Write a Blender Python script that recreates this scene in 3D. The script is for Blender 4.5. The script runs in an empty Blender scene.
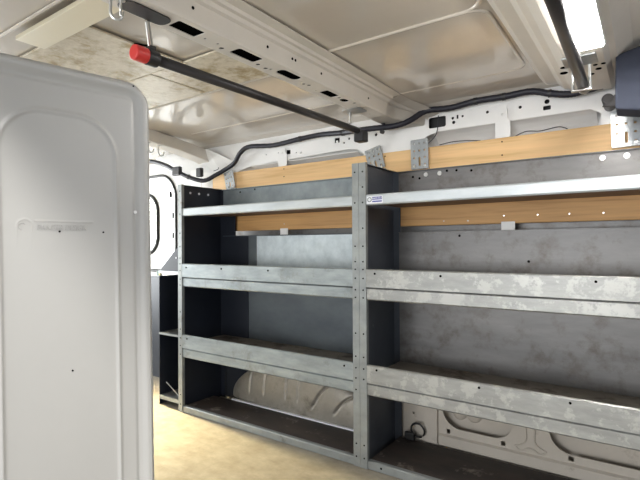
import bpy, bmesh, math, random
from mathutils import Vector, Matrix
random.seed(7)
C = bpy.context.scene.collection
PI = math.pi

# ------------------------------------------------------------------ camera
R_ = Vector((0.81818, 0.57493, -0.00596)); U_ = Vector((0.00944, -0.00306, 0.99995)); F_ = Vector((-0.57488, 0.81820, 0.00793))
cd = bpy.data.cameras.new('camera'); cam = bpy.data.objects.new('camera', cd); C.objects.link(cam)
cd.sensor_width = 36; cd.lens = 469.35 * 36 / 640; cd.clip_start = 0.02
m = Matrix((( R_.x, U_.x, -F_.x, 0), (R_.y, U_.y, -F_.y, 0), (R_.z, U_.z, -F_.z, 0.8709), (0, 0, 0, 1)))
cam.matrix_world = m
bpy.context.scene.camera = cam

# ------------------------------------------------------------------ world, lights, exposure
w = bpy.data.worlds.new('world'); bpy.context.scene.world = w; w.use_nodes = True
w.node_tree.nodes['Background'].inputs[0].default_value = (0.95, 0.97, 1.0, 1)
w.node_tree.nodes['Background'].inputs[1].default_value = 0.24
vs = bpy.context.scene.view_settings
vs.view_transform = 'Standard'; vs.look = 'None'; vs.gamma = 1; vs.use_curve_mapping = False
vs.exposure = 0.62

def light(name, kind, loc, target, energy, color, size=None, size_y=None):
    d = bpy.data.lights.new(name, kind); o = bpy.data.objects.new(name, d); C.objects.link(o)
    o.location = loc
    o.rotation_euler = (Vector(target) - Vector(loc)).to_track_quat('-Z', 'Y').to_euler()
    d.energy = energy; d.color = color
    if kind == 'AREA':
        d.shape = 'RECTANGLE'; d.size = size; d.size_y = size_y or size
    elif size: d.shadow_soft_size = size
    return o
light('doorway_daylight', 'AREA', (1.4, -1.8, 4.2), (-0.7, 0.5, 0.8), 240, (1.0, 0.96, 0.90), 0.8)
light('side_daylight', 'AREA', (-1.0, -2.6, 0.75), (-1.2, 1.9, 1.35), 52, (0.97, 0.985, 1.0), 2.4, 1.0)
light('front_daylight', 'AREA', (3.2, 0.6, 1.1), (-0.5, 1.4, 0.7), 8, (0.93, 0.96, 1.0), 1.0)
rl_ = light('rear_daylight', 'AREA', (-4.3, 1.72, 0.9), (-2.0, 1.42, 0.0), 9, (1.0, 0.84, 0.5), 0.2); rl_.data.spread = math.radians(24)
light('open_rear_daylight', 'AREA', (-4.5, 0.95, 0.95), (-1.5, 1.3, 1.2), 75, (0.97, 1.0, 1.0), 1.3)
light('outside_wall_fill', 'AREA', (-3.2, 2.3, 3.0), (-3.6, 3.2, 1.0), 150, (1.0, 1.0, 0.96), 0.8)  # added lamp that brightens the wall put behind the rear window

# ------------------------------------------------------------------ materials
def ramp(nt, fac, stops):
    r = nt.nodes.new('ShaderNodeValToRGB'); nt.links.new(fac, r.inputs[0])
    e = r.color_ramp.elements
    while len(e) < len(stops): e.new(0.5)
    for k, (p, c) in enumerate(stops): e[k].position = p; e[k].color = (*c, 1) if len(c) == 3 else c
    return r
def mat(name, col, rough=0.5, metal=0.0, noise=None, scale=(8, 8, 8), detail=6, bump=0.0, dirt=None, dirt_scale=3.0, dirt_amt=(0.55, 0.75), coat=0, rvar=0.0, spec=0.5):
    M = bpy.data.materials.new(name); M.use_nodes = True; nt = M.node_tree; b = nt.nodes['Principled BSDF']
    b.inputs['Base Color'].default_value = (*col, 1); b.inputs['Roughness'].default_value = rough; b.inputs['Metallic'].default_value = metal
    b.inputs['Coat Weight'].default_value = coat; b.inputs['Specular IOR Level'].default_value = spec
    if noise or dirt or bump or rvar:
        tc = nt.nodes.new('ShaderNodeTexCoord'); mp = nt.nodes.new('ShaderNodeMapping'); mp.inputs['Scale'].default_value = scale
        nt.links.new(tc.outputs['Object'], mp.inputs[0])
        n = nt.nodes.new('ShaderNodeTexNoise'); n.inputs['Scale'].default_value = 1; n.inputs['Detail'].default_value = detail; n.inputs['Roughness'].default_value = 0.62
        nt.links.new(mp.outputs[0], n.inputs['Vector'])
        out = None
        if noise:
            r = ramp(nt, n.outputs['Fac'], [(0.33, col), (0.67, noise)]); out = r.outputs[0]
        if dirt:
            n2 = nt.nodes.new('ShaderNodeTexNoise'); n2.inputs['Scale'].default_value = dirt_scale; n2.inputs['Detail'].default_value = 9; n2.inputs['Roughness'].default_value = 0.7
            nt.links.new(tc.outputs['Object'], n2.inputs['Vector'])
            f = ramp(nt, n2.outputs['Fac'], [(dirt_amt[0], (0, 0, 0)), (dirt_amt[1], (1, 1, 1))])
            mx = nt.nodes.new('ShaderNodeMix'); mx.data_type = 'RGBA'
            nt.links.new(f.outputs[0], mx.inputs[0])
            if out: nt.links.new(out, mx.inputs[6])
            else: mx.inputs[6].default_value = (*col, 1)
            mx.inputs[7].default_value = (*dirt, 1); out = mx.outputs[2]
        if out: nt.links.new(out, b.inputs['Base Color'])
        if rvar:
            mr = nt.nodes.new('ShaderNodeMapRange'); mr.inputs['To Min'].default_value = rough - rvar; mr.inputs['To Max'].default_value = rough + rvar
            nt.links.new(n.outputs['Fac'], mr.inputs['Value']); nt.links.new(mr.outputs[0], b.inputs['Roughness'])
        if bump:
            bp = nt.nodes.new('ShaderNodeBump'); bp.inputs['Strength'].default_value = bump; bp.inputs['Distance'].default_value = 0.002
            nt.links.new(n.outputs['Fac'], bp.inputs['Height']); nt.links.new(bp.outputs[0], b.inputs['Normal'])
    return M
def wood(name, c1, c2, sc):
    M = mat(name, c1, 0.55); nt = M.node_tree; b = nt.nodes['Principled BSDF']
    tc = nt.nodes.new('ShaderNodeTexCoord'); mp = nt.nodes.new('ShaderNodeMapping'); mp.inputs['Scale'].default_value = sc
    nt.links.new(tc.outputs['Object'], mp.inputs[0])
    n = nt.nodes.new('ShaderNodeTexNoise'); n.inputs['Scale'].default_value = 1; n.inputs['Detail'].default_value = 4; n.inputs['Distortion'].default_value = 0.6
    nt.links.new(mp.outputs[0], n.inputs['Vector'])
    n2 = nt.nodes.new('ShaderNodeTexNoise'); n2.inputs['Scale'].default_value = 5; n2.inputs['Detail'].default_value = 3
    nt.links.new(mp.outputs[0], n2.inputs['Vector'])
    ad = nt.nodes.new('ShaderNodeMath'); ad.operation = 'MULTIPLY_ADD'; ad.inputs[1].default_value = 0.35
    nt.links.new(n2.outputs['Fac'], ad.inputs[0]); nt.links.new(n.outputs['Fac'], ad.inputs[2])
    r = ramp(nt, ad.outputs[0], [(0.45, c2), (0.62, c1), (0.85, tuple(min(1, v * 1.15) for v in c1))])
    nt.links.new(r.outputs[0], b.inputs['Base Color'])
    return M
M_roof = mat('roof paint', (0.60, 0.55, 0.475), 0.17, 0.0, noise=(0.66, 0.605, 0.53), scale=(3, 3, 3), coat=0.5, rvar=0.06, spec=0.8)
M_bow = mat('bow paint', (0.70, 0.665, 0.60), 0.42, noise=(0.76, 0.72, 0.66), scale=(5, 5, 5))
M_white = mat('body white', (0.82, 0.82, 0.80), 0.38, noise=(0.88, 0.87, 0.85), scale=(5, 5, 5), dirt=(0.45, 0.42, 0.37), dirt_amt=(0.62, 0.8))
M_cream = mat('lower wall', (0.52, 0.475, 0.41), 0.45, noise=(0.58, 0.53, 0.46), scale=(5, 5, 5), dirt=(0.33, 0.28, 0.22), dirt_scale=9, dirt_amt=(0.6, 0.75))
M_littray = mat('lit galvanised steel', (0.44, 0.48, 0.50), 0.40, 0.35, noise=(0.54, 0.58, 0.60), scale=(6, 20, 30), rvar=0.1)  # paler copy of the steel, light on the top lips put into the colour
M_galv1 = mat('plain galvanised steel', (0.23, 0.26, 0.27), 0.42, 0.55, noise=(0.34, 0.375, 0.385), scale=(9, 10, 30), rvar=0.1, dirt=(0.19, 0.20, 0.19), dirt_scale=9, dirt_amt=(0.55, 0.7))
M_galv = mat('galvanised steel', (0.26, 0.265, 0.255), 0.45, 0.55, noise=(0.35, 0.355, 0.34), scale=(10, 14, 40), dirt=(0.41, 0.41, 0.39), dirt_scale=20, dirt_amt=(0.51, 0.58), rvar=0.1, bump=0.15)
M_back = mat('steel back panel', (0.145, 0.142, 0.14), 0.42, 0.45, noise=(0.22, 0.215, 0.21), scale=(3, 6, 14), dirt=(0.10, 0.085, 0.07), dirt_scale=10, dirt_amt=(0.5, 0.72), rvar=0.1)
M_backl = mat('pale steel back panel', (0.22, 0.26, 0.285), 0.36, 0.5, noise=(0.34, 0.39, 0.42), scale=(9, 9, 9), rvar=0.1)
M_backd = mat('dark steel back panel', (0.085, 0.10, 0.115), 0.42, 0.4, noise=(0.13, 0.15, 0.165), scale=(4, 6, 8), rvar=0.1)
M_bright = mat('bright zinc sheet', (0.46, 0.53, 0.57), 0.34, 0.5, noise=(0.66, 0.73, 0.77), scale=(16, 16, 16), rvar=0.12)
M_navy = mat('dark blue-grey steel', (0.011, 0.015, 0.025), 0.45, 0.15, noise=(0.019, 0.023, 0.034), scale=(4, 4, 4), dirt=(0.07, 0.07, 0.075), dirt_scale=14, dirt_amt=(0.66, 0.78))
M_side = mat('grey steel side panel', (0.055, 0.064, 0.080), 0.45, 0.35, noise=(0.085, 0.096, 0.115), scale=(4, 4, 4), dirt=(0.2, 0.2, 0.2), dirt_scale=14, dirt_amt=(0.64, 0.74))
M_post = mat('post steel', (0.23, 0.245, 0.245), 0.45, 0.5, noise=(0.31, 0.33, 0.325), scale=(12, 12, 14), dirt=(0.17, 0.165, 0.155), dirt_scale=16, dirt_amt=(0.6, 0.7))
M_deck = mat('dirty shelf deck', (0.17, 0.15, 0.125), 0.6, 0.2, noise=(0.25, 0.22, 0.18), scale=(6, 12, 6), dirt=(0.09, 0.06, 0.045), dirt_scale=9, dirt_amt=(0.5, 0.62))
M_under = mat('brown shelf deck', (0.20, 0.12, 0.075), 0.6, 0.1, noise=(0.24, 0.15, 0.10), scale=(2, 10, 6))
M_base = mat('stained base deck', (0.026, 0.021, 0.020), 0.65, 0.0, noise=(0.055, 0.040, 0.033), scale=(6, 14, 6), dirt=(0.20, 0.17, 0.145), dirt_scale=9, dirt_amt=(0.58, 0.68))
M_panel = mat('grey moulded panel', (0.36, 0.36, 0.352), 0.36, 0.0, noise=(0.385, 0.385, 0.376), scale=(3, 3, 3))
M_floor = mat('worn floor board', (0.215, 0.190, 0.147), 0.5, noise=(0.29, 0.258, 0.203), scale=(16, 24, 3), dirt=(0.17, 0.142, 0.10), dirt_scale=6, dirt_amt=(0.48, 0.7), bump=0.3)
M_board1 = wood('pine board', (0.76, 0.50, 0.24), (0.62, 0.37, 0.15), (1.2, 30, 26))
M_board2 = wood('darker pine board', (0.60, 0.34, 0.13), (0.45, 0.23, 0.08), (1.4, 30, 30))
M_black = mat('black plastic', (0.018, 0.018, 0.02), 0.45)
M_hole = mat('dark cavity', (0.004, 0.004, 0.004), 0.9, spec=0.0)
M_cable = mat('loom sleeve', (0.010, 0.011, 0.020), 0.5, noise=(0.016, 0.016, 0.026), scale=(30, 30, 30), bump=0.3)
M_bar = mat('dark bar', (0.035, 0.032, 0.032), 0.38, 0.3)
M_red = mat('red plastic cap', (0.62, 0.04, 0.035), 0.4)
M_chrome = mat('zinc plated steel', (0.62, 0.62, 0.60), 0.28, 0.9)
M_bracket = mat('perforated zinc', (0.30, 0.32, 0.33), 0.35, 0.6, noise=(0.44, 0.46, 0.47), scale=(20, 20, 20))
M_arch = mat('wheel arch grey paint', (0.24, 0.222, 0.19), 0.42, 0.3, noise=(0.35, 0.325, 0.28), scale=(9, 9, 9), dirt=(0.16, 0.145, 0.12), dirt_scale=9, dirt_amt=(0.5, 0.68))
M_liner = mat('ceiling liner', (0.62, 0.56, 0.44), 0.22, noise=(0.72, 0.66, 0.54), scale=(60, 60, 60), detail=3, dirt=(0.38, 0.30, 0.17), dirt_scale=9, dirt_amt=(0.48, 0.64), bump=0.6)
M_strip = mat('pale strip', (0.74, 0.68, 0.52), 0.4)
M_navyfab = mat('navy fabric', (0.018, 0.023, 0.042), 0.75, noise=(0.026, 0.033, 0.056), scale=(12, 12, 12))
M_rubber = mat('black rubber', (0.012, 0.012, 0.012), 0.5)
M_blue = mat('blue print', (0.06, 0.07, 0.30), 0.5)
M_label = mat('white label', (0.75, 0.76, 0.80), 0.4)
M_yellow = mat('yellow print', (0.75, 0.5, 0.05), 0.5)
M_green = mat('dark green print', (0.03, 0.10, 0.07), 0.5)
M_lamp = bpy.data.materials.new('added lamp lens'); M_lamp.use_nodes = True
_b = M_lamp.node_tree.nodes['Principled BSDF']; _b.inputs['Emission Color'].default_value = (1, .97, .93, 1); _b.inputs['Emission Strength'].default_value = 62
M_glass = bpy.data.materials.new('glass'); M_glass.use_nodes = True
nt = M_glass.node_tree; nt.nodes.remove(nt.nodes['Principled BSDF'])
tr = nt.nodes.new('ShaderNodeBsdfTransparent'); gl = nt.nodes.new('ShaderNodeBsdfGlossy'); gl.inputs['Roughness'].default_value = 0.02
mx = nt.nodes.new('ShaderNodeMixShader'); mx.inputs[0].default_value = 0.08; tr.inputs[0].default_value = (0.97, 0.98, 0.95, 1)
nt.links.new(tr.outputs[0], mx.inputs[1]); nt.links.new(gl.outputs[0], mx.inputs[2]); nt.links.new(mx.outputs[0], nt.nodes['Material Output'].inputs[0])

# ------------------------------------------------------------------ mesh helpers
def link(name, bm, m, parent=None, smooth=False, bevel=0.0, loc=None):
    me = bpy.data.meshes.new(name); bmesh.ops.recalc_face_normals(bm, faces=bm.faces); bm.to_mesh(me); bm.free(); me.materials.append(m)
    for p in me.polygons: p.use_smooth = smooth
    o = bpy.data.objects.new(name, me); C.objects.link(o)
    if parent: o.parent = parent
    if loc: o.location = loc
    if bevel:
        b = o.modifiers.new('bevel', 'BEVEL'); b.width = bevel; b.segments = 2; b.limit_method = 'ANGLE'
    return o
def box(bm, x0, x1, y0, y1, z0, z1):
    v = [bm.verts.new((x, y, z)) for x in (x0, x1) for y in (y0, y1) for z in (z0, z1)]
    for f in ((0, 1, 3, 2), (4, 6, 7, 5), (0, 4, 5, 1), (2, 3, 7, 6), (0, 2, 6, 4), (1, 5, 7, 3)): bm.faces.new([v[i] for i in f])
    return v
def B(*a):
    bm = bmesh.new()
    for q in (a if isinstance(a[0], tuple) else (a,)): box(bm, *q)
    return bm
def cyl(bm, p, q, r, n=20, r2=None):
    p = Vector(p); q = Vector(q); d = q - p; L = d.length; rot = d.to_track_quat('Z', 'Y').to_matrix().to_4x4()
    bmesh.ops.create_cone(bm, cap_ends=True, segments=n, radius1=r, radius2=r if r2 is None else r2, depth=L, matrix=Matrix.Translation((p + q) / 2) @ rot)
def catmull(pts, n=6):
    P = [Vector(p) for p in pts]; out = []
    for i in range(len(P) - 1):
        a = P[max(i - 1, 0)]; b = P[i]; c = P[i + 1]; d = P[min(i + 2, len(P) - 1)]
        for k in range(n):
            t = k / n
            out.append(0.5 * ((2 * b) + (c - a) * t + (2 * a - 5 * b + 4 * c - d) * t * t + (3 * b - a - 3 * c + d) * t ** 3))
    out.append(P[-1]); return out
def tube(bm, pts, r, n=10, smooth=6, flat=1.0, ridge=0.0):
    path = catmull(pts, smooth) if smooth else [Vector(p) for p in pts]
    rings = []; up = Vector((0, 0, 1))
    for i, p in enumerate(path):
        t = (path[min(i + 1, len(path) - 1)] - path[max(i - 1, 0)]).normalized()
        ref = up if abs(t.dot(up)) < 0.95 else Vector((0, 1, 0))
        s = t.cross(ref).normalized(); u = s.cross(t)
        rr = r * (1 + ridge * (i % 2))
        rings.append([bm.verts.new(p + s * math.cos(2 * PI * k / n) * rr + u * math.sin(2 * PI * k / n) * rr * flat) for k in range(n)])
    for a, b in zip(rings, rings[1:]):
        for k in range(n): bm.faces.new((a[k], a[(k + 1) % n], b[(k + 1) % n], b[k]))
    bm.faces.new(rings[0][::-1]); bm.faces.new(rings[-1])
def profile(bm, pts, axis, a0, a1, cap=True):
    """closed outline (2D) extruded along axis; for 'x' pts are (y,z), for 'y' (x,z), for 'z' (x,y)"""
    f = {'x': lambda p, a: (a, p[0], p[1]), 'y': lambda p, a: (p[0], a, p[1]), 'z': lambda p, a: (p[0], p[1], a)}[axis]
    A = [bm.verts.new(f(p, a0)) for p in pts]; Z = [bm.verts.new(f(p, a1)) for p in pts]; n = len(pts)
    for i in range(n): bm.faces.new((A[i], A[(i + 1) % n], Z[(i + 1) % n], Z[i]))
    if cap: bm.faces.new(A); bm.faces.new(Z)
def strip(pts, t):
    """thickened open polyline outline"""
    n = len(pts); L = []; Rr = []
    for i, p in enumerate(pts):
        a = pts[max(i - 1, 0)]; b = pts[min(i + 1, n - 1)]
        dx, dy = b[0] - a[0], b[1] - a[1]; l = math.hypot(dx, dy) or 1
        L.append((p[0] - dy / l * t / 2, p[1] + dx / l * t / 2)); Rr.append((p[0] + dy / l * t / 2, p[1] - dx / l * t / 2))
    return L + Rr[::-1]
def rrect(x0, x1, y0, y1, r, n=6):
    r = min(r, (x1 - x0) / 2 - 1e-5, (y1 - y0) / 2 - 1e-5); out = []
    for cx, cy, a in ((x1 - r, y1 - r, 0), (x0 + r, y1 - r, 90), (x0 + r, y0 + r, 180), (x1 - r, y0 + r, 270)):
        for k in range(n + 1):
            t = math.radians(a + 90 * k / n); out.append((cx + r * math.cos(t), cy + r * math.sin(t)))
    return out
def circ(x, y, r, n=12): return [(x + r * math.cos(2 * PI * k / n), y + r * math.sin(2 * PI * k / n)) for k in range(n)]
def plate(name, outline, holes, t, M, mat_, parent=None, bevel=0.0):
    """flat sheet with holes in local XY, thickness t, placed by matrix M"""
    cu = bpy.data.curves.new(name, 'CURVE'); cu.dimensions = '2D'; cu.fill_mode = 'BOTH'; cu.extrude = t / 2
    for lp in [outline] + holes:
        s = cu.splines.new('POLY'); s.points.add(len(lp) - 1); s.use_cyclic_u = True
        for q, p in zip(s.points, lp): q.co = (p[0], p[1], 0, 1)
    tmp = bpy.data.objects.new('tmp', cu); C.objects.link(tmp)
    dg = bpy.context.evaluated_depsgraph_get(); me = bpy.data.meshes.new_from_object(tmp.evaluated_get(dg))
    bpy.data.objects.remove(tmp); bpy.data.curves.remove(cu)
    me.transform(M); me.materials.clear(); me.materials.append(mat_); me.name = name
    o = bpy.data.objects.new(name, me); C.objects.link(o)
    if parent: o.parent = parent
    return o
XZ = lambda y: Matrix(((1, 0, 0, 0), (0, 0, -1, y), (0, 1, 0, 0), (0, 0, 0, 1)))      # local (x,y) -> world (x, z) at Y=y
XY = lambda z: Matrix.Translation((0, 0, z))
def text_mesh(s, size, M, mat_, name, parent, extrude=0.0004):
    cu = bpy.data.curves.new(name, 'FONT'); cu.body = s; cu.size = size; cu.extrude = extrude; cu.align_x = 'LEFT'
    tmp = bpy.data.objects.new('tmp', cu); C.objects.link(tmp)
    dg = bpy.context.evaluated_depsgraph_get(); me = bpy.data.meshes.new_from_object(tmp.evaluated_get(dg))
    bpy.data.objects.remove(tmp); bpy.data.curves.remove(cu)
    me.transform(M); me.materials.clear(); me.materials.append(mat_)
    o = bpy.data.objects.new(name, me); C.objects.link(o); o.parent = parent; return o
def thing(name, label, cat, loc=(0, 0, 0), group=None):
    o = bpy.data.objects.new(name, None); C.objects.link(o); o.location = loc; o.empty_display_size = 0.05
    o['label'] = label; o['category'] = cat
    if group: o['group'] = group
    return o
def tag(o, label, cat, group=None):
    o['label'] = label; o['category'] = cat
    if group: o['group'] = group
    return o
def struct(o): o['kind'] = 'structure'; return o
_dots = {}
def dots(name, spots, r, m_, parent, axis='y', t=0.002, n=10):
    key = (name, r, m_.name, axis, t)
    for p in spots:
        if key not in _dots:
            b_ = bmesh.new(); d = {'x': (t / 2, 0, 0), 'y': (0, t / 2, 0), 'z': (0, 0, t / 2)}[axis]
            cyl(b_, tuple(-v for v in d), d, r, n); o = link(name, b_, m_); _dots[key] = o
        else:
            o = _dots[key].copy(); C.objects.link(o)
        o.parent = parent; o.location = p
def shift(o):
    """place a top-level object's children so that they keep world coordinates when the root is moved"""
    for c in o.children: c.location = Vector(c.location) - Vector(o.location)

# ------------------------------------------------------------------ setting: floor
XR, XF = -3.2, 1.0        # rear end and cab end of the load bay
YN, YW = 0.12, 1.90       # near side (open doorway) and shelf side wall
struct(link('floor', B(XR, XF, -0.02, 1.99, -0.03, 0.0), M_floor))

# roof skin with pressed beads
bm = bmesh.new()
ys = [YN, 0.3, 0.6, 1.0, 1.4, 1.7, 1.80, 1.86, 1.90, 1.93]; zs = [1.44, 1.458, 1.462, 1.466, 1.466, 1.462, 1.457, 1.452, 1.44, 1.41]
pts = list(zip(ys, zs)); profile(bm, pts + [(y, z + 0.03) for y, z in reversed(pts)], 'x', XR, XF)
def bead(x0, x1, y0, y1, r, z):
    P = [(a, b, z) for a, b in rrect(x0, x1, y0, y1, r, 8)]; P.append(P[0]); tube(bm, P, 0.006, 8, 0, 0.7)
bead(-0.95, -0.33, 0.70, 1.20, 0.06, 1.465); bead(-0.95, -0.335, 1.20, 1.70, 0.05, 1.464); bead(-0.95, -0.30, 0.25, 0.66, 0.06, 1.458)
for y, x0 in ((1.25, -2.0), (1.66, -2.0), (1.78, -2.0)):
    tube(bm, [(x0, y, 1.464), (-0.98, y, 1.464)], 0.006, 8, 0, 0.7)
bead(-1.95, -1.0, 0.22, 0.56, 0.09, 1.458)
bead(0.02, 0.8, 0.3, 1.70, 0.08, 1.464)
ceil = struct(link('ceiling', bm, M_roof, smooth=False))
# cross members of the roof
def bow(name, prof, y0, y1, slots=None, zbot=1.39, xb=None, m_=M_bow):
    b_ = bmesh.new(); profile(b_, strip(prof, 0.0025), 'y', y0, y1)
    return struct(link(name, b_, m_))
# rear bay / middle cross member
bow('trim_1', [(-0.874, 1.3895), (-0.869, 1.3895), (-0.866, 1.395), (-0.862, 1.436), (-0.852, 1.440), (-0.848, 1.450), (-0.836, 1.450), (-0.832, 1.458), (-0.80, 1.459)], YN + 0.01, 1.70)
bow('trim_2', [(-0.945, 1.39), (-0.948, 1.41), (-0.950, 1.450), (-0.99, 1.456)], YN + 0.01, 1.86)
def loft(name, rings, m_):
    b_ = bmesh.new(); R = [[b_.verts.new(p) for p in rg] for rg in rings]
    for a, b in zip(R, R[1:]):
        for i in range(len(a) - 1): b_.faces.new((a[i], a[i + 1], b[i + 1], b[i]))
    bmesh.ops.solidify(b_, geom=b_.faces[:], thickness=0.002)
    return struct(link(name, b_, m_))
pa = [(-0.95, 1.3895), (-0.869, 1.3895), (-0.866, 1.395), (-0.862, 1.436), (-0.852, 1.440), (-0.848, 1.450), (-0.836, 1.450), (-0.80, 1.459)]
loft('trim_9', [[(x, 1.70, z) for x, z in pa], [(x + .01, 1.76, z - .006) for x, z in pa], [(x + (.02 if k < 1 else .05), 1.83, z - .010 - (.012 if k > 3 else 0)) for k, (x, z) in enumerate(pa)], [(x + (.0 if k < 1 else .085), 1.893, z - .016 - (.03 if k > 3 else 0)) for k, (x, z) in enumerate(pa)]], M_bow)
slots = [rrect(-0.938, -0.892, 0.575, 0.69, 0.020), rrect(-0.928, -0.886, 0.70, 0.778, 0.004), rrect(-0.923, -0.882, 0.892, 0.985, 0.008),
         rrect(-0.92, -0.884, 1.075, 1.17, 0.016), rrect(-0.922, -0.886, 1.31, 1.385, 0.004), rrect(-0.915, -0.888, 1.42, 1.46, 0.013)]
for y in (0.80, 0.84, 0.865, 1.005, 1.04, 1.055, 1.195, 1.215, 1.235, 1.29, 1.405, 1.49, 1.53, 1.56, 1.60, 1.65): slots.append(circ(-0.905 + random.uniform(-.02, .02), y, random.choice((.004, .005, .007))))
struct(plate('trim_3', [(-0.947, YN), (-0.869, YN), (-0.869, 1.70), (-0.947, 1.70)], slots, 0.002, XY(1.39), M_bow))
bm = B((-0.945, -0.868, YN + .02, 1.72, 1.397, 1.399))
struct(link('slot_shade', bm, M_hole))  # black sheet standing for the shade inside the slots
# small holes in the white face of the middle cross member
for k, (y, z) in enumerate(((0.72, 1.42), (0.98, 1.418), (1.09, 1.42), (1.105, 1.42), (1.24, 1.42), (1.55, 1.418))):
    b_ = bmesh.new(); cyl(b_, (-0.866, y, z), (-0.8615, y, z), 0.004, 10)
    struct(link('trim_hole', b_, M_hole))
# cross member at the right
prof3 = [(-0.315, 1.457), (-0.295, 1.440), (-0.262, 1.437), (-0.240, 1.415), (-0.222, 1.410), (-0.195, 1.392), (-0.185, 1.390), (-0.10, 1.390), (-0.088, 1.405), (-0.072, 1.408), (-0.058, 1.425), (-0.035, 1.45), (-0.01, 1.456)]
b_ = bmesh.new(); profile(b_, strip(prof3, 0.0025), 'y', YN + 0.01, 1.70)
struct(link('trim_5', b_, M_bow, smooth=False))
b_ = bmesh.new(); profile(b_, strip(prof3, 0.0025), 'y', 1.70, 1.86)
struct(link('trim_6', b_, M_bow))
# rear cross member, dipping towards the side wall
b_ = bmesh.new()
rp = [(1.0, 1.44, 1.475), (1.30, 1.42, 1.475), (1.472, 1.405, 1.470), (1.65, 1.39, 1.45), (1.837, 1.36, 1.425), (1.93, 1.33, 1.40)]
for (ya, za, zb), (yb, zc, zd) in zip(rp, rp[1:]):
    v = [b_.verts.new(p) for p in ((-2.1, ya, za), (-2.1, yb, zc), (-2.1, yb, zd), (-2.1, ya, zb), (-2.2, ya, za), (-2.2, yb, zc), (-2.2, yb, zd), (-2.2, ya, zb))]
    for f in ((0, 1, 2, 3), (4, 7, 6, 5), (0, 4, 5, 1), (3, 2, 6, 7)): b_.faces.new([v[i] for i in f])
box(b_, -2.2, -2.1, YN, 1.0, 1.43, 1.47)
struct(link('trim_7', b_, M_bow, bevel=0.006))
# near roof rail above the open doorway, glossy shelf-like recess at the left
struct(link('trim_8', B((XR, XF, YN - 0.02, YN + 0.06, 1.36, 1.47)), M_bow, bevel=0.012))
struct(link('wall_near', B((XR, -1.75, YN - 0.06, YN - 0.03, 0.0, 1.46)), M_white))

# ------------------------------------------------------------------ shelf side wall
struct(link('wall_side', B((-2.3, XF, 1.975, 1.99, 0.0, 1.42)), M_white))
holes = [rrect(-0.765, -0.690, 1.357, 1.402, 0.008)]
for x, z, r in ((-0.661, 1.386, .006), (-0.657, 1.368, .007), (-0.62, 1.388, .005), (-0.521, 1.388, .006), (-0.399, 1.386, .006), (-0.306, 1.391, .009), (-0.81, 1.381, .005),
                (-1.448, 1.335, .005), (-1.23, 1.363, .006), (-1.162, 1.368, .006), (-1.018, 1.367, .007), (-1.018, 1.394, .008), (-1.559, 1.359, .005), (-1.684, 1.352, .004), (-1.48, 1.339, .004), (-1.60, 1.352, .004), (-1.19, 1.352, .005)):
    holes.append(circ(x, z, r))
holes += [rrect(-0.319, -0.293, 1.360, 1.376, .004), rrect(-1.545, -1.517, 1.335, 1.359, .002), rrect(-1.243, -1.215, 1.357, 1.381, .002), rrect(-0.645, -0.637, 1.380, 1.397, .001)]
struct(link('wall_gap_shade', B((-2.24, XF, 1.958, 1.962, 0.62, 1.09)), M_back))  # dark sheet standing for the shade in the gap behind the boards
# pressed rail: recess openings beneath with rounded ends, solid posts between
outline = [(-2.30, 1.45), (-2.30, 1.27), (-1.95, 1.255)] + [(-1.93, 1.27), (-1.88, 1.285), (-1.80, 1.300), (-1.65, 1.307), (-1.16, 1.318), (-1.11, 1.31), (-1.08, 1.285), (-1.068, 1.10)] \
    + [(-0.84, 1.10), (-0.835, 1.27), (-0.806, 1.302), (-0.77, 1.328), (-0.716, 1.341), (-0.17, 1.341), (-0.135, 1.32), (-0.125, 1.10)] + [(0.08, 1.10), (0.085, 1.29), (0.12, 1.312), (0.95, 1.312), (XF, 1.30), (XF, 1.45)]
struct(plate('wall_rail', outline, holes, 0.004, XZ(1.90), M_white))
struct(link('wall_rail_backing', B((-2.3, XF, 1.935, 1.938, 1.347, 1.44)), M_black))
# rounded return from rail into the recess
bm = bmesh.new()
for x0, x1, dz in ((-1.80, -1.12, -.012), (-0.75, -0.15, .027), (0.1, 0.98, 0)):
    rp_ = [(1.902, 1.314 + dz), (1.915, 1.311 + dz), (1.935, 1.303 + dz), (1.955, 1.290 + dz), (1.966, 1.280 + dz), (1.974, 1.268 + dz)]
    profile(bm, strip(rp_, 0.003), 'x', x0, x1)
struct(link('wall_recess', bm, M_white))
# lower wall with pressed oval openings
oh = [rrect(-0.715, -0.435, 0.105, 0.26, 0.075), rrect(-0.31, 0.05, 0.105, 0.26, 0.075), rrect(0.15, 0.5, 0.105, 0.26, 0.075),
      rrect(-0.698, -0.684, 0.080, 0.098, .003), rrect(-0.481, -0.465, 0.082, 0.100, .003), rrect(-0.248, -0.230, 0.083, 0.101, .003), circ(-0.845, 0.135, 0.005)]
struct(plate('wall_lower', [(-0.98, 0.0), (XF, 0.0), (XF, 0.60), (-0.98, 0.60)], oh, 0.004, XZ(1.905), M_cream))
bm = bmesh.new()
box(bm, -0.79, -0.735, 1.888, 1.903, 0.03, 0.58)
profile(bm, [(1.903, 0.075), (1.893, 0.068), (1.893, 0.03), (1.903, 0.02)], 'x', -0.73, XF)
for cx in (-0.375,):
    tube(bm, [(cx - .055, 1.9, .095), (cx - .02, 1.9, .115), (cx - .015, 1.9, .16), (cx - .03, 1.9, .25)], 0.0035, 6, 5)
    tube(bm, [(cx + .055, 1.9, .095), (cx + .02, 1.9, .115), (cx + .015, 1.9, .16), (cx + .03, 1.9, .25)], 0.0035, 6, 5)
    tube(bm, [(cx - .055, 1.9, .095), (cx - .035, 1.9, .082), (cx, 1.9, .096), (cx + .035, 1.9, .082), (cx + .055, 1.9, .095)], 0.0035, 6, 5)
struct(link('wall_lower_pressing', bm, M_cream, smooth=False))
struct(link('wall_cavity', B((-0.98, XF, 1.955, 1.958, 0.02, 0.58)), M_cream))
bm = bmesh.new()
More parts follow.
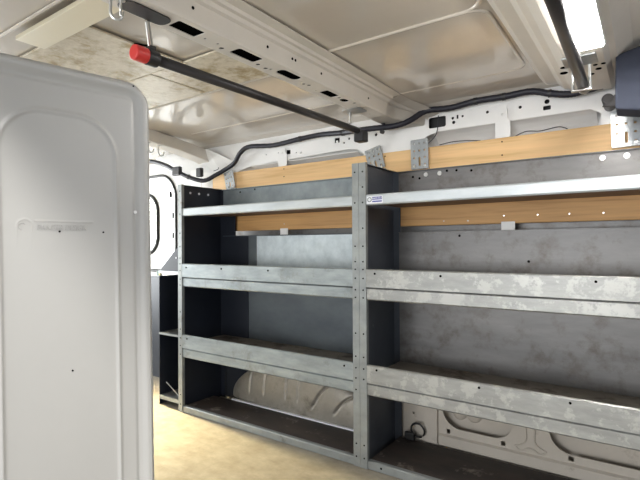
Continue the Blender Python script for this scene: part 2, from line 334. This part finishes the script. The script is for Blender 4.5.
for x in (-0.66, -0.6): 
    bmesh.ops.create_uvsphere(bm, u_segments=20, v_segments=12, radius=0.035, matrix=Matrix.Translation((x, 1.955, 0.17)) @ Matrix.Diagonal((1, .6, 1.2, 1)))
struct(link('wall_cavity_boss', bm, M_cream, smooth=True))

# rear part of the wall with the window opening
WX, WZ0, WZ1 = -2.745, 0.81, 1.215
q = rrect(-3.15, -2.475, 0.70, 1.325, 0.16, 10)
struct(plate('wall_rear_quarter', [(XR, 0.0), (-2.24, 0.0), (-2.24, 1.43), (XR, 1.43)], [q], 0.004, XZ(1.93), M_white))
bm = bmesh.new()       # deep bowl between the opening and the window
q2 = rrect(-3.12, WX, WZ0, WZ1, 0.12, 10)
n = len(q); A = [bm.verts.new((a, 1.932, b)) for a, b in q]; Mi = [bm.verts.new((a, 1.965, b)) for a, b in [((p[0] * .55 + s[0] * .45), (p[1] * .55 + s[1] * .45)) for p, s in zip(q, q2)]]; Z = [bm.verts.new((a, 1.99, b)) for a, b in q2]
for i in range(n):
    j = (i + 1) % n; bm.faces.new((A[i], A[j], Mi[j], Mi[i])); bm.faces.new((Mi[i], Mi[j], Z[j], Z[i]))
bm2 = bm
struct(link('window_1_reveal', bm, M_white, smooth=True))
bm = bmesh.new(); P = [(a, 1.926, b) for a, b in q]; P.append(P[0]); tube(bm, P, 0.009, 8, 0)
struct(link('window_1_outer_seal', bm, M_rubber, smooth=True))
bm = bmesh.new(); P = [(a, 1.985, b) for a, b in q2]; P.append(P[0]); tube(bm, P, 0.012, 8, 0)
struct(link('window_1_inner_seal', bm, M_rubber, smooth=True))
bm = bmesh.new(); profile(bm, q2, 'y', 1.996, 1.999)
struct(link('window_1', bm, M_glass))
struct(link('wall_rear_lining', B((XR, -2.24, 1.915, 1.926, 0.0, 0.665)), M_navy))
struct(link('wall_rear_ledge', B((XR, -2.24, 1.905, 1.926, 0.665, 0.685)), M_white))
bm = bmesh.new()
for x, z in ((-2.40, 0.81), (-2.42, 1.00), (-2.41, 1.12), (-2.44, 1.20)):
    pass
for x, y, z in ((-2.56, 1.953, 1.20), (-2.53, 1.95, 1.06), (-2.53, 1.95, 0.93), (-2.53, 1.95, 0.80)):
    box(bm, x - .006, x + .006, y - .008, y - .002, z - .018, z + .018)
struct(link('window_1_clip_slot', bm, M_hole))
# rear upper corner: sloping white gusset panels
bm = bmesh.new()
v = [bm.verts.new(p) for p in ((-2.24, 1.92, 1.28), (-2.02, 1.915, 1.24), (-1.90, 1.90, 1.33), (-2.08, 1.84, 1.42), (-2.24, 1.83, 1.43), (-2.6, 1.86, 1.43), (-2.6, 1.925, 1.33))]
bm.faces.new((v[0], v[1], v[2], v[3], v[4])); bm.faces.new((v[0], v[4], v[5], v[6]))
bmesh.ops.solidify(bm, geom=bm.faces[:], thickness=0.003)
struct(link('wall_corner_gusset', bm, M_white))
struct(link('added_outside_wall', B((-7, -2.2, 3.4, 3.45, -0.6, 3)), M_white))  # wall added outside so that the rear window shows bright
# tail of the vehicle, behind the grey end panel
struct(link('wall_rear_header', B((XR - 0.03, XR, YN, 1.99, 1.36, 1.46)), M_white))

# ------------------------------------------------------------------ boards along the wall
def board(x0, x1, y0, y1, z0, z1, m_, label, screws):
    o = link('wooden_board', B(x0, x1, y0, y1, z0, z1), m_, bevel=0.003)
    tag(o, label, 'board', 'wooden boards along the wall')
    dots('screw', [(x, y0 - .0005, z) for x, z in screws], .0028, M_chrome if z1 < 1.1 else M_hole, o)
    return o
board(-2.10, 0.55, 1.893, 1.912, 1.16, 1.278, M_board1, 'pale pine board along the wall above the tops of both shelving units', [(-1.557, 1.262), (-1.557, 1.222), (-0.97, 1.262), (-0.465, 1.262), (-0.465, 1.21), (-1.02, 1.25)])
board(-1.93, 0.55, 1.893, 1.912, 0.945, 1.075, M_board2, 'orange-brown pine board seen in the gap below the top shelves', [(-1.557, 0.975), (-0.46, 0.975), (-0.34, 0.974), (-0.235, 0.973), (-0.13, 0.972), (-0.6, 0.96), (-0.70, 0.962)])

# ------------------------------------------------------------------ shelving units
D0, D1 = 1.59, 1.885
def tray(root, x0, x1, zt, zs, zb, m_lip, m_deck, lip2=True, depth=D1, deckz=None):
    """front lip zt..zs above, channel zs..zb below, deck behind"""
    y = D0
    dz = deckz if deckz is not None else zs + 0.024
    b_ = bmesh.new()
    if lip2:
        profile(b_, strip([(y + 0.03, zb + 0.001), (y + 0.004, zb), (y, zb + 0.004), (y, zs - 0.006), (y + 0.004, zs - 0.002), (y + 0.03, zs - 0.002)], 0.0022), 'x', x0, x1)
    else:
        profile(b_, strip([(y + 0.022, zb + 0.001), (y + 0.004, zb), (y, zb + 0.004), (y, zt - 0.004), (y + 0.003, zt), (y + 0.012, zt)], 0.0022), 'x', x0, x1)
    t = link('shelf_tray', b_, m_lip, root)
    deck = link('shelf_deck', B((x0, x1, y + 0.004, depth, dz - 0.003, dz), (x0, x1, depth - 0.003, depth, dz, dz + 0.02)), m_deck, t)
    if lip2:
        b_ = bmesh.new(); profile(b_, strip([(y - 0.003, zs + 0.001), (y - 0.003, zt - 0.003), (y, zt), (y + 0.007, zt)], 0.002), 'x', x0, x1)
        link('bin_lip', b_, m_lip, t)
    return t
def unit(name, x0, x1, label, ml, md, mb, mside_left, mside_right, top_lip):
    root = thing(name, label, 'shelving', ((x0 + x1) / 2, (D0 + D1) / 2, 0), 'tall steel shelving units along the wall')
    H = 1.1855; pw = 0.030
    for sx, x, mm in ((1, x0, mside_left), (-1, x1, mside_right)):
        b_ = bmesh.new(); xa = x; xb = x + sx * 0.0015
        box(b_, min(xa, xb), max(xa, xb), D0, D1, 0, H - 0.001)
        xb2 = x + sx * 0.035
        box(b_, min(x, xb2), max(x, xb2), D1 - 0.0015, D1, 0.0, H - 0.001)
        box(b_, min(x, x + sx * .016), max(x, x + sx * .016), D0 + 0.004, D1, H - 0.001, H)
        sp = link('side_panel', b_, mm, root)
        b_ = bmesh.new()
        xo = x + sx * pw
        a, b = min(x, xo), max(x, xo)
        box(b_, a, b, D0 - 0.005, D0 - 0.003, 0.001, H); box(b_, a, a + .002, D0 - 0.003, D0 + 0.02, 0.001, H); box(b_, b - .002, b, D0 - 0.003, D0 + 0.012, 0.001, H)
        po = link('front_post', b_, M_post if name != 'x' else M_post, root)
        dots('bolt_hole', [(x + sx * 0.017, D0 - 0.0052, z) for z in [0.04, 0.09, 0.30, 0.345, 0.385, 0.43, 0.52, 0.66, 0.69, 0.735, 0.77, 0.80, 0.86, 0.93, 1.03, 1.09, 1.15] if random.random() < 0.8], 0.0032, M_hole, po)
    xa, xb = x0 + pw, x1 - pw
    t1 = tray(root, xa, xb, 1.059, 1.05, 1.02, top_lip, M_under, lip2=False, deckz=1.03)
    t2 = tray(root, xa, xb, 0.771, 0.701, 0.653, ml, md)
    t3 = tray(root, xa, xb, 0.402, 0.332, 0.285, ml, md)
    b_ = bmesh.new(); profile(b_, strip([(D0 + 0.02, 0.032), (D0 + .003, 0.032), (D0, 0.029), (D0, 0.002)], 0.002), 'x', xa, xb)
    t4 = link('base_rail', b_, M_post, root)
    # upper and lower back panels
    link('upper_back_panel', B((xa, xb, D1 - 0.006, D1 - 0.0035, 1.035, 1.178), (xa, xb, D1 - 0.02, D1 - 0.0035, 1.178, 1.181)), mb, root)
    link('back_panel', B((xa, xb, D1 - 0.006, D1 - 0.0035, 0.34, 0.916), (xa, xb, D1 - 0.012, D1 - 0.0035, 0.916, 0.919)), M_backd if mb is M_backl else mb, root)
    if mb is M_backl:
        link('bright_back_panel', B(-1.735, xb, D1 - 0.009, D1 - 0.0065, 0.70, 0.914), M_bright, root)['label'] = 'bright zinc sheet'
    return root, (t1, t2, t3, t4)
XL, XM = -1.9992, -0.9031
XMm = -0.9285
rl, tl = unit('shelving_unit', XL - .025, XMm, 'left steel shelving unit, its bottom bay open to the grey wheel arch', M_galv1, M_deck, M_backl, M_navy, M_side, M_littray)
rr, tr_ = unit('shelving_unit', XMm + .001, 0.60, 'wider steel shelving unit right of the double post, small sticker on its top lip', M_galv, M_deck, M_back, M_side, M_side, M_littray)
for root in (rl, rr): shift(root)
# base decks
def base_deck(x0, x1, y1, root):
    o = link('base_deck', B((x0, x1, D0 + 0.002, y1, 0.024, 0.030)), M_base, root); o.location = -Vector(root.location)
base_deck(XL + .006, XMm - .03, 1.80, rl); base_deck(XMm + .03, 0.58, 1.875, rr)
# rivets, lip holes and bolts
def wd(root, pts): return [Vector(p) - Vector(root.location) for p in pts]
dots('rivet', wd(rl, [(XL - .022, y, 1.148) for y in (1.665, 1.725, 1.79)]), .006, M_label, rl, 'x', .004)
dots('lip_hole', wd(rl, [(x, D0 - .0045, .752) for x in (-1.96, -1.70, -1.4)] + [(x, D0 - .0045, .385) for x in (-1.955, -1.0)]), .0042, M_hole, rl)
dots('lip_hole', wd(rr, [(x, D0 - .0045, .755) for x in (-.86, -.60, -.13)] + [(x, D0 - .0045, .388) for x in (-.855, -.47, -.2)] + [(-.84, D0 - .001, .018)]), .0042, M_hole, rr)
dots('bolt_head', wd(rr, [(x, D1 - .009, 1.160) for x in (-.77, -.71, -.13, -.06)]), .009, M_chrome, rr, 'y', .006, 14)
dots('panel_hole', wd(rr, [(x, D1 - .0065, z) for x, z in ((-.83, 1.155), (-.80, 1.147), (-.68, 1.168), (-.64, 1.166), (-.58, 1.16), (-.63, .90), (-.37, .80))]), .005, M_hole, rr)
dots('panel_hole', wd(rl, [(x, D1 - .0065, z) for x, z in ((-1.86, 1.16), (-1.75, 1.168), (-1.02, 1.165))]), .005, M_hole, rl)
o = link('rear_flange', B((XL, -1.80, D1 - .010, D1 - .0065, .34, .914), (XL, -1.895, D1 - .010, D1 - .0065, .914, 1.04)), M_navy, rl); o.location = -Vector(rl.location)
# sticker on the top lip of the wide unit
xs, ysn = -0.893, D0 - 0.0025
st = link('sticker', B((xs, xs + 0.068, ysn - .0006, ysn, 1.024, 1.052)), M_label, rr); st.location = -Vector(rr.location); st['label'] = 'white sticker with blue print and a round emblem'
b_ = bmesh.new(); box(b_, xs + .024, xs + .065, ysn - .0012, ysn - .0007, 1.038, 1.049); box(b_, xs + .024, xs + .065, ysn - .0012, ysn - .0007, 1.029, 1.034)
link('sticker_print', b_, M_blue, st)
b_ = bmesh.new(); P = [(xs + .012 + .008 * math.cos(t * PI / 8), ysn - .001, 1.039 + .008 * math.sin(t * PI / 8)) for t in range(17)]; tube(b_, P, .0012, 6, 0)
link('sticker_emblem', b_, M_green, st)
text_mesh('RANGER DESIGN', 0.0075, Matrix(((1, 0, 0, xs + .0255), (0, 0, -1, ysn - .0016), (0, 1, 0, 1.0408), (0, 0, 0, 1))) @ Matrix.Diagonal((.72, 1, 1, 1)), M_label, 'sticker_text', st)

# ------------------------------------------------------------------ narrow end shelf beside the left unit
nr = thing('narrow_shelf', 'narrow dark steel shelf with a sloping top at the left end of the shelving', 'shelving', (-2.10, 1.70, 0))
nx0, nx1 = -2.205, -2.027
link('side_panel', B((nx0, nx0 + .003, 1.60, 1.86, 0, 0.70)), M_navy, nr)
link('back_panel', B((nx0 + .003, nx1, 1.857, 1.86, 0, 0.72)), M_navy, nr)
b_ = bmesh.new(); profile(b_, [(nx0, 0.727), (nx1, 0.727), (nx1, 0.875)], 'y', 1.602, 1.606); link('gusset', b_, M_navy, nr)
for z, t, mm in ((0.727, .012, M_littray), (0.392, .010, M_post), (0.05, .018, M_post)):
    sh = link('shelf', B((nx0 + .003, nx1, 1.596, 1.60, z - t, z + .002), (nx0 + .003, nx1, 1.60, 1.855, z - .002, z + .001)), mm, nr)
b_ = bmesh.new(); cyl(b_, (-2.17, 1.62, 0.12), (-2.034, 1.61, 0.058), .0025, 8); link('wire_stay', b_, M_chrome, nr)
dots('rivet', [(-2.06, 1.601, .80), (-2.15, 1.856, .66)], .005, M_label, nr)
shift(nr)

# ------------------------------------------------------------------ wheel arch
def sm_(v, a, b): t = min(1, max(0, (v - a) / (b - a))); return t * t * (3 - 2 * t)
bm = bmesh.new()
NX, NA = 200, 40; cx, hx = -1.445, 0.485
g = []
for i in range(NX + 1):
    u = -1 + 2 * i / NX; x = cx + u * hx
    h = 0.245 * max(0, 1 - abs(u) ** 1.9) ** 0.6
    row = []
    for k in range(NA + 1):
        a = k / NA
        # side face leans back and rounds over to the wall
        z = 0.03 + h * math.sin(min(a, 1) * PI / 2) ** 0.9
        bulge = 0.082 * (max(0, 1 - abs(u) ** 4) ** 0.5)
        y = 1.90 - bulge * math.cos(a * PI / 2) ** 0.5
        for rx in (-0.62, -0.40, -0.10, 0.06):            # pressed ribs
            wv = math.exp(-((u - rx) / 0.009) ** 2); y += 0.009 * wv * sm_(a, .12, .2) * sm_(a, .95, .8)
        for rx in (0.34, 0.60):
            d = (u - rx) - (a - 0.4) * 0.40; y += 0.013 * math.exp(-(d / 0.010) ** 2) * sm_(a, .1, .16) * sm_(a, .85, .7)
        row.append(bm.verts.new((x, y, z)))
    g.append(row)
for i in range(NX):
    for k in range(NA): bm.faces.new((g[i][k], g[i + 1][k], g[i + 1][k + 1], g[i][k + 1]))
ar = link('wheel_arch', bm, M_arch, smooth=True); tag(ar, 'grey ribbed wheel arch bulging behind the bottom shelf of the left unit', 'wheel arch')
b_ = B((-1.86, -0.965, 1.804, 1.818, 0.031, 0.037)); link('arch_flange', b_, M_label, ar)
# sheet behind it
struct(link('wall_lower_rear', B((-2.24, -0.98, 1.90, 1.905, 0.0, 0.6)), M_navy))

# ------------------------------------------------------------------ perforated brackets
def bracket(x, z0, z1, wd, lean, label, y=1.872):
    root = thing('perforated_bracket', label, 'bracket', (x, y, z0), 'perforated brackets above the shelving')
    hs = []
    H = z1 - z0
    for i, cxx in enumerate((-wd * .3, 0, wd * .3)):
        for k in range(4):
            if i == 1 and k in (0, 1): continue
            hs.append(circ(cxx, H * (0.14 + 0.24 * k), 0.0042, 10))
    hs.append(rrect(-0.0045, 0.0045, H * .10, H * .40, .003))
    M = Matrix.Rotation(lean, 4, 'Y') @ XZ(0)
    plate('bracket_plate', rrect(-wd / 2, wd / 2, 0, H, 0.004, 3), hs, 0.003, M, M_bracket, root)
    bb = B((-wd / 2, wd / 2, 0.0, 0.012, 0.0, 0.003)); o = link('bracket_foot', bb, M_bracket, root)
    dots('bracket_bolt', [(sg * wd * .3, -.003, H * .1) for sg in (-1, 1)], .0055, M_chrome, root, 'y', .006)
    return root
bracket(-1.925, 1.183, 1.285, 0.072, -0.22, 'perforated zinc bracket above the far left end of the left shelving unit')
bracket(-1.005, 1.205, 1.308, 0.082, -0.25, 'perforated zinc bracket just left of the double post top', y=1.885)
bracket(-0.795, 1.186, 1.312, 0.078, -0.02, 'upright perforated zinc bracket just right of the double post top')
bracket(-0.060, 1.190, 1.314, 0.086, -0.02, 'perforated zinc bracket at the right edge beside the navy padding')

# white hanger clips behind the board
def clip(x, z0, z1, label):
    root = thing('hanger_clip', label, 'clip', (x, 1.893, z0), 'white hanger clips on the wall rail')
    pl = plate('clip_plate', [(-.028, 0), (.028, 0), (.028, .06), (.018, .072), (.018, z1 - z0), (-.018, z1 - z0), (-.018, .072), (-.028, .06)], [circ(0, z1 - z0 - .022, .005)], 0.003, XZ(0), M_white, root)
clip(-0.462, 1.278, 1.388, 'white metal clip hanging from the rail above the right shelving unit')
clip(-1.565, 1.278, 1.368, 'white metal clip hanging from the rail above the left shelving unit')
b_ = B((-0.015, 0.015, 0, 0.004, -0.02, 0.025)); 
for x, lb in ((-1.557, 'small white tab below the lower board in the left unit'), (-0.445, 'small white tab below the lower board in the right unit')):
    o = link('clip_tab', B((x - .025, x + .025, 1.890, 1.893, 0.915, 0.952)), M_white); tag(o, lb, 'clip', 'white tabs below the lower board')

# ------------------------------------------------------------------ wiring loom
loom = [(-2.75, 1.79, 1.40), (-2.56, 1.79, 1.394), (-2.41, 1.79, 1.356), (-2.29, 1.79, 1.304), (-2.20, 1.80, 1.265), (-2.10, 1.825, 1.238), (-2.02, 1.85, 1.268), (-1.96, 1.865, 1.295), (-1.888, 1.862, 1.323), (-1.83, 1.85, 1.370), (-1.76, 1.85, 1.396),
        (-1.60, 1.86, 1.385), (-1.425, 1.86, 1.395), (-1.30, 1.865, 1.400), (-1.16, 1.84, 1.385), (-1.05, 1.80, 1.373), (-0.985, 1.80, 1.371), (-0.875, 1.80, 1.366), (-0.815, 1.82, 1.384),
        (-0.76, 1.86, 1.424), (-0.66, 1.865, 1.420), (-0.557, 1.865, 1.429), (-0.45, 1.865, 1.427), (-0.356, 1.865, 1.429), (-0.29, 1.86, 1.408), (-0.235, 1.855, 1.393), (-0.194, 1.85, 1.392), (-0.13, 1.85, 1.402), (-0.07, 1.85, 1.420), (0.05, 1.85, 1.428), (0.4, 1.86, 1.43)]
bm = bmesh.new(); tube(bm, loom, 0.012, 12, 8, ridge=0.06)
lo = link('wiring_loom', bm, M_cable, smooth=True); tag(lo, 'thick black sleeved wiring loom running along the top of the wall', 'cable')
for p, q_ in (((-2.285, 1.785, 1.305), .034), ((-2.12, 1.815, 1.286), .022)):
    link('connector', B((p[0] - q_, p[0] + q_, p[1] - .012, p[1] + .012, p[2] - .026, p[2] + .026)), M_black, lo, bevel=0.006)
for k in (4, 12, 14, 21, 22, 24, 27):
    x, y, z = loom[k]; b_ = bmesh.new(); cyl(b_, (x - .006, y, z), (x + .006, y, z), .0145, 12); link('cable_clip', b_, M_black, lo)
dots('loom_clip', [(-1.035, 1.79, 1.353), (-.93, 1.79, 1.347), (-.925, 1.79, 1.385)], .009, M_black, lo, 'y', .012)
def wire(pts, label, r=0.002):
    b_ = bmesh.new(); tube(b_, pts, r, 6, 6); o = link('thin_wire', b_, M_cable, smooth=True); tag(o, label, 'wire', 'thin loose wires'); return o
wire([(-0.72, 1.894, 1.405), (-0.722, 1.892, 1.36), (-0.735, 1.892, 1.32), (-0.775, 1.888, 1.285)], 'thin wire dropping from the loom past the upright bracket')
wire([(-0.42, 1.905, 1.279), (-0.38, 1.905, 1.292), (-0.33, 1.905, 1.287), (-0.27, 1.905, 1.293), (-0.24, 1.905, 1.282)], 'thin dark wire lying on top of the upper board right of the clip')
wire([(-0.72, 1.905, 1.284), (-0.66, 1.905, 1.290), (-0.60, 1.905, 1.286), (-0.55, 1.905, 1.279)], 'thin dark wire lying on top of the upper board left of the clip')
wire([(-2.10, 1.90, 1.37), (-2.06, 1.885, 1.35), (-2.04, 1.885, 1.31), (-2.08, 1.885, 1.30)], 'short kinked wire in the white rear corner above the loom')

# ------------------------------------------------------------------ black load bar (left) and bar at the right
b1 = thing('load_bar', 'black round load bar with a red end cap hanging below the ceiling', 'bar', (-0.976, 1.18, 1.33))
def seg(name, pts, m_, root, smooth=True):
    b_ = bmesh.new()
    for p, q_, r in pts: cyl(b_, p, q_, r, 24)
    return link(name, b_, m_, root, smooth=False, bevel=0.002)
b_ = bmesh.new(); cyl(b_, (-.976, .70, 1.320), (-.976, 1.66, 1.334), .0132, 24); o = link('bar_tube', b_, M_bar, b1)
for p in o.data.polygons: p.use_smooth = len(p.vertices) == 4
b_ = bmesh.new(); cyl(b_, (-.976, .640, 1.319), (-.976, .676, 1.3195), .0185, 24); link('end_cap', b_, M_red, b1, bevel=.004)['label'] = 'red plastic end cap'
b_ = bmesh.new(); cyl(b_, (-.976, .674, 1.3195), (-.976, .704, 1.320), .0195, 24); box(b_, -.984, -.964, .678, .694, 1.335, 1.346); link('clamp', b_, M_black, b1, bevel=.002)
b_ = B((-1.0, -.955, 1.668, 1.715, 1.292, 1.336)); link('end_block', b_, M_black, b1, bevel=.005)
shift(b1)
def hanger(x, y, z0, z1, label, pad=True):
    root = thing('bar_hanger', label, 'hanger', (x, y, z1), 'hangers holding the bars'); px = x + (.058 if y < 1 else .05)
    b_ = bmesh.new(); tx, ty = (x + .028, y - .028) if y < 1 else (x, y); cyl(b_, (x, y, z0), (tx, ty, z1 - .002), .0055, 14); link('threaded_rod', b_, M_chrome, root)
    if pad:
        b_ = bmesh.new(); profile(b_, rrect(x - .012, px + .022, y - .05, y + .02, .016) if y > 1 else rrect(-.94, -.890, .57, .69, .02), 'z', z1 - .0035, z1 - .0015); link('mounting_plate', b_, M_black if y < 1 else M_bracket, root, bevel=.001)
    shift(root)
hanger(-.972, .684, 1.345, 1.389, 'plated rod hanger with dark oval plate above the red end cap')
hanger(-.965, 1.585, 1.345, 1.389, 'plated rod hanger at the far end of the red-capped bar')
BXa, BXb = -.137, -.158
b2 = thing('load_bar', 'dark bar running under the ceiling at the upper right, with a bright glint', 'bar', (-0.157, 1.2, 1.30))
b_ = bmesh.new(); cyl(b_, (BXa, .5, 1.335), (BXb, 1.60, 1.335), .0150, 24); o = link('bar_tube', b_, M_bar, b2)
for p in o.data.polygons: p.use_smooth = len(p.vertices) == 4
b_ = bmesh.new(); cyl(b_, (BXb, 1.60, 1.335), (BXb, 1.625, 1.335), .016, 20); link('end_sleeve', b_, M_bracket, b2)
shift(b2)
hg = thing('bar_hanger', 'bright plated fork hanger holding the far end of the upper right bar', 'hanger', (-.15, 1.5, 1.389), 'hangers holding the bars')
for xx in (-.137, -.181):
    b_ = bmesh.new(); cyl(b_, (xx, 1.56, 1.318), (xx, 1.55, 1.386), .004, 12); link('fork_rod', b_, M_chrome, hg)
b_ = B((-.186, -.132, 1.554, 1.566, 1.312, 1.318)); link('fork_crosspiece', b_, M_chrome, hg, bevel=.002)
b_ = B((-.20, -.115, 1.47, 1.55, 1.383, 1.389)); link('mounting_plate', b_, M_bracket, hg, bevel=.002)
shift(hg)
bm = bmesh.new()
for x, y, r in ((-.205, 1.55, .008), (-.21, 1.60, .011), (-.13, 1.53, .006), (-.125, 1.58, .006), (-.105, 1.58, .006), (-.12, 1.62, .008), (-.14, 1.66, .006)):
    cyl(bm, (x, y, 1.3868), (x, y, 1.3885), r, 12)
struct(link('trim_hole', bm, M_hole))

# hooks
def hook(x, y, z, label, s=1.0, yaw=0):
    P = [(0, 0, 0), (0, 0, -.018), (.0, .0, -.034), (.006, .0, -.044), (.015, 0, -.046), (.022, 0, -.040), (.023, 0, -.028)]
    b_ = bmesh.new(); c, sn = math.cos(yaw), math.sin(yaw)
    tube(b_, [(x + c * a * s, y + sn * a * s, z + cc * s) for a, _, cc in P], .0032 * s, 8, 5)
    cyl(b_, (x, y, z - .004), (x, y, z + .001), .009, 12)
    o = link('ceiling_hook', b_, M_chrome, smooth=False); tag(o, label, 'hook', 'metal hooks under the roof'); return o
hook(-.915, .548, 1.388, 'plated hook under the roof member, left of the red-capped bar', 1.0, .9)
hook(-.905, .565, 1.388, 'second plated hook crowding the one left of the red-capped bar', .8, -.6)
hook(-2.13, 1.485, 1.402, 'pale hook on the rear roof member beside the grey panel edge', 1.1, .6)
hook(-2.13, 1.545, 1.397, 'pale hook on the rear roof member, right of the similar one', 1.2, .6)

# ceiling liners stuck between roof members
lin = 'thin liner boards on the rear ceiling'
def liner(x0, x1, y0, y1, z, label, m_=M_liner, t=.006):
    o = link('ceiling_liner', B((x0, x1, y0, y1, z - t, z)), m_, bevel=.0015); tag(o, label, 'liner board', lin); return o
liner(-2.0, -1.22, .655, .975, 1.459, 'large speckled beige ceiling liner nearest the grey end panel')
liner(-1.39, -1.00, .98, 1.225, 1.461, 'beige ceiling liner crossed by the red-capped bar')
liner(-2.0, -1.395, .98, 1.225, 1.461, 'beige ceiling liner just over the rounded corner of the grey panel')
liner(-1.42, -1.0, .572, .648, 1.447, 'narrow pale yellow strip along the edge of the speckled liner', M_strip, .012)
b_ = bmesh.new(); tube(b_, [(-1.215, .80, 1.4525), (-1.205, .815, 1.4525), (-1.20, .825, 1.4525), (-1.185, .84, 1.4525)], .003, 6, 4)
link('scuff_mark', b_, M_hole, bpy.data.objects['ceiling_liner'])
# strip lamp, invented as the source of the glare beside the right bar
lamp = thing('added_strip_lamp', 'white strip lamp added to give the glare under the right roof member beside the dark bar', 'lamp', (-.125, 1.07, 1.389))
link('added_lamp_housing', B(-.162, -.088, .73, 1.41, 1.378, 1.389), M_white, lamp, bevel=.002)
link('added_lamp_diffuser', B(-.157, -.093, .74, 1.40, 1.373, 1.378), M_lamp, lamp)
shift(lamp)

# navy padding at the upper right and its strap anchor
b_ = bmesh.new(); profile(b_, [(-.076, 1.41), (-.078, 1.30), (-.078, 1.255), (.02, 1.235), (.40, 1.235), (.42, 1.28), (.42, 1.43), (-.02, 1.425)], 'y', 1.60, 1.70)
o = link('navy_padding', b_, M_navyfab, bevel=.005); tag(o, 'dark navy padded panel hanging at the upper right edge', 'padding')
an = thing('strap_anchor', 'round dark anchor fitting with a flat arm beside the navy padding', 'anchor', (-.105, 1.82, 1.33))
b_ = bmesh.new(); cyl(b_, (-.108, 1.79, 1.338), (-.108, 1.897, 1.338), .018, 24); link('anchor_disc', b_, M_bar, an, bevel=.004)
b_ = bmesh.new(); profile(b_, [(-.125, 1.315), (-.03, 1.305), (-.02, 1.335), (-.06, 1.375)], 'y', 1.79, 1.80); link('anchor_arm', b_, M_bar, an, bevel=.003)
shift(an)

# ring cable in the bottom of the wide unit
b_ = bmesh.new(); cc = (-.815, 1.875, .075)
P = [(cc[0] + .030 * math.cos(t), cc[1] - .004 * math.sin(t), cc[2] + .030 * math.sin(t)) for t in [(-0.6 + i * 0.45) for i in range(14)]]
tube(b_, P, .0042, 8, 4)
o = link('cable_loop', b_, M_rubber, smooth=True); tag(o, 'looped black cable standing at the back left of the wide unit base', 'cable')
link('cable_plug', B((-.87, -.825, 1.855, 1.875, .031, .065)), M_rubber, o, bevel=.006)
# small warning label on the white ledge
o = link('warning_label', B((-2.64, -2.60, 1.898, 1.9045, .668, .70)), M_green); tag(o, 'small green and yellow label on the white ledge below the rear window', 'label')
link('label_print', B((-2.615, -2.603, 1.8965, 1.898, .672, .696)), M_yellow, o)

# ------------------------------------------------------------------ grey embossed end panel at the left
pe = thing('shelf_end_panel', 'tall grey embossed end panel with rounded corners standing at the left', 'end panel', (-.81, .565, 0))
pe.rotation_euler.z = math.radians(-12)
PY0, PY1, PH = -.325, 0.0, 1.186
def sdf(y, z, y0, y1, z0, z1, r):
    cy, cz = (y0 + y1) / 2, (z0 + z1) / 2; qx = abs(y - cy) - (y1 - y0) / 2 + r; qz = abs(z - cz) - (z1 - z0) / 2 + r
    return math.hypot(max(qx, 0), max(qz, 0)) + min(max(qx, qz), 0) - r
def sm(a, b, x): t = min(1, max(0, (x - a) / (b - a))); return t * t * (3 - 2 * t)
def hgt(y, z):
    d = -sdf(y, z, PY0, PY1, -.5, PH, .045)
    h = -.010 * (1 - sm(0, .008, d)) + .007 * (1 - sm(.013, .026, d)) - 0.0022 * math.exp(-((d - .030) / .0035) ** 2)
    d2 = abs(sdf(y, z, -.252, -.066, -.5, 1.103, .070)); h += .0035 * math.exp(-(d2 / .0036) ** 2)
    d3 = abs(math.hypot(y + .2157, z - .9034) - .0115); h += .0010 * math.exp(-(d3 / .0014) ** 2)
    if -.2012 < y < -.108:
        h += .0010 * math.exp(-((z - .9125) / .0014) ** 2) + .0010 * math.exp(-((z - .8915) / .0014) ** 2)
    return h
bm = bmesh.new(); NY = 230
zrow = []; z = 0.0
while z < PH: zrow.append(z); z += (.0014 if .885 < z < .925 else .003 if z > 0.98 else .02)
zrow.append(PH)
G = []
for z in zrow:
    dz = max(0, z - (PH - .045)); ins = .045 - math.sqrt(max(0, .045 ** 2 - dz ** 2))
    a, b = PY0 + ins, PY1 - ins
    G.append([bm.verts.new((hgt(a + (b - a) * k / NY, z), a + (b - a) * k / NY + .016 * (1 - z / PH) , z)) for k in range(NY + 1)])
for i in range(len(G) - 1):
    for k in range(NY): bm.faces.new((G[i][k], G[i][k + 1], G[i + 1][k + 1], G[i + 1][k]))
loop = [r[0] for r in G] + G[-1][1:-1] + [r[-1] for r in reversed(G)]       # returns folded backwards
back = [bm.verts.new((-.035, v.co.y, v.co.z)) for v in loop]
for i in range(len(loop) - 1): bm.faces.new((loop[i], loop[i + 1], back[i + 1], back[i]))
link('panel_sheet', bm, M_panel, pe, smooth=True)
dots('screw_hole', [(.0007, -.1595, .8950), (.0007, -.0865, .8945), (.0007, -.139, .649), (.007, -.033, 1.176)], .0016, M_hole, pe, 'x', .0015)
dots('rivet', [(.002, -.028, .934)], .003, M_chrome, pe, 'x', .003)
text_mesh('RANGER DESIGN', 0.0148, Matrix(((0, 0, 1, .0003), (1, 0, 0, -.194), (0, 1, 0, .8970), (0, 0, 0, 1))) @ Matrix.Diagonal((.70, 1, 1, 1)), M_panel, 'embossed_lettering', pe, extrude=.0008)
b_ = bmesh.new(); P = [(.0004, -.2157 + .0055 * math.cos(t), .9034 + .0055 * math.sin(t)) for t in [0.6 + i * .5 for i in range(9)]]; tube(b_, P, .0008, 6, 3); link('embossed_emblem', b_, M_panel, pe)
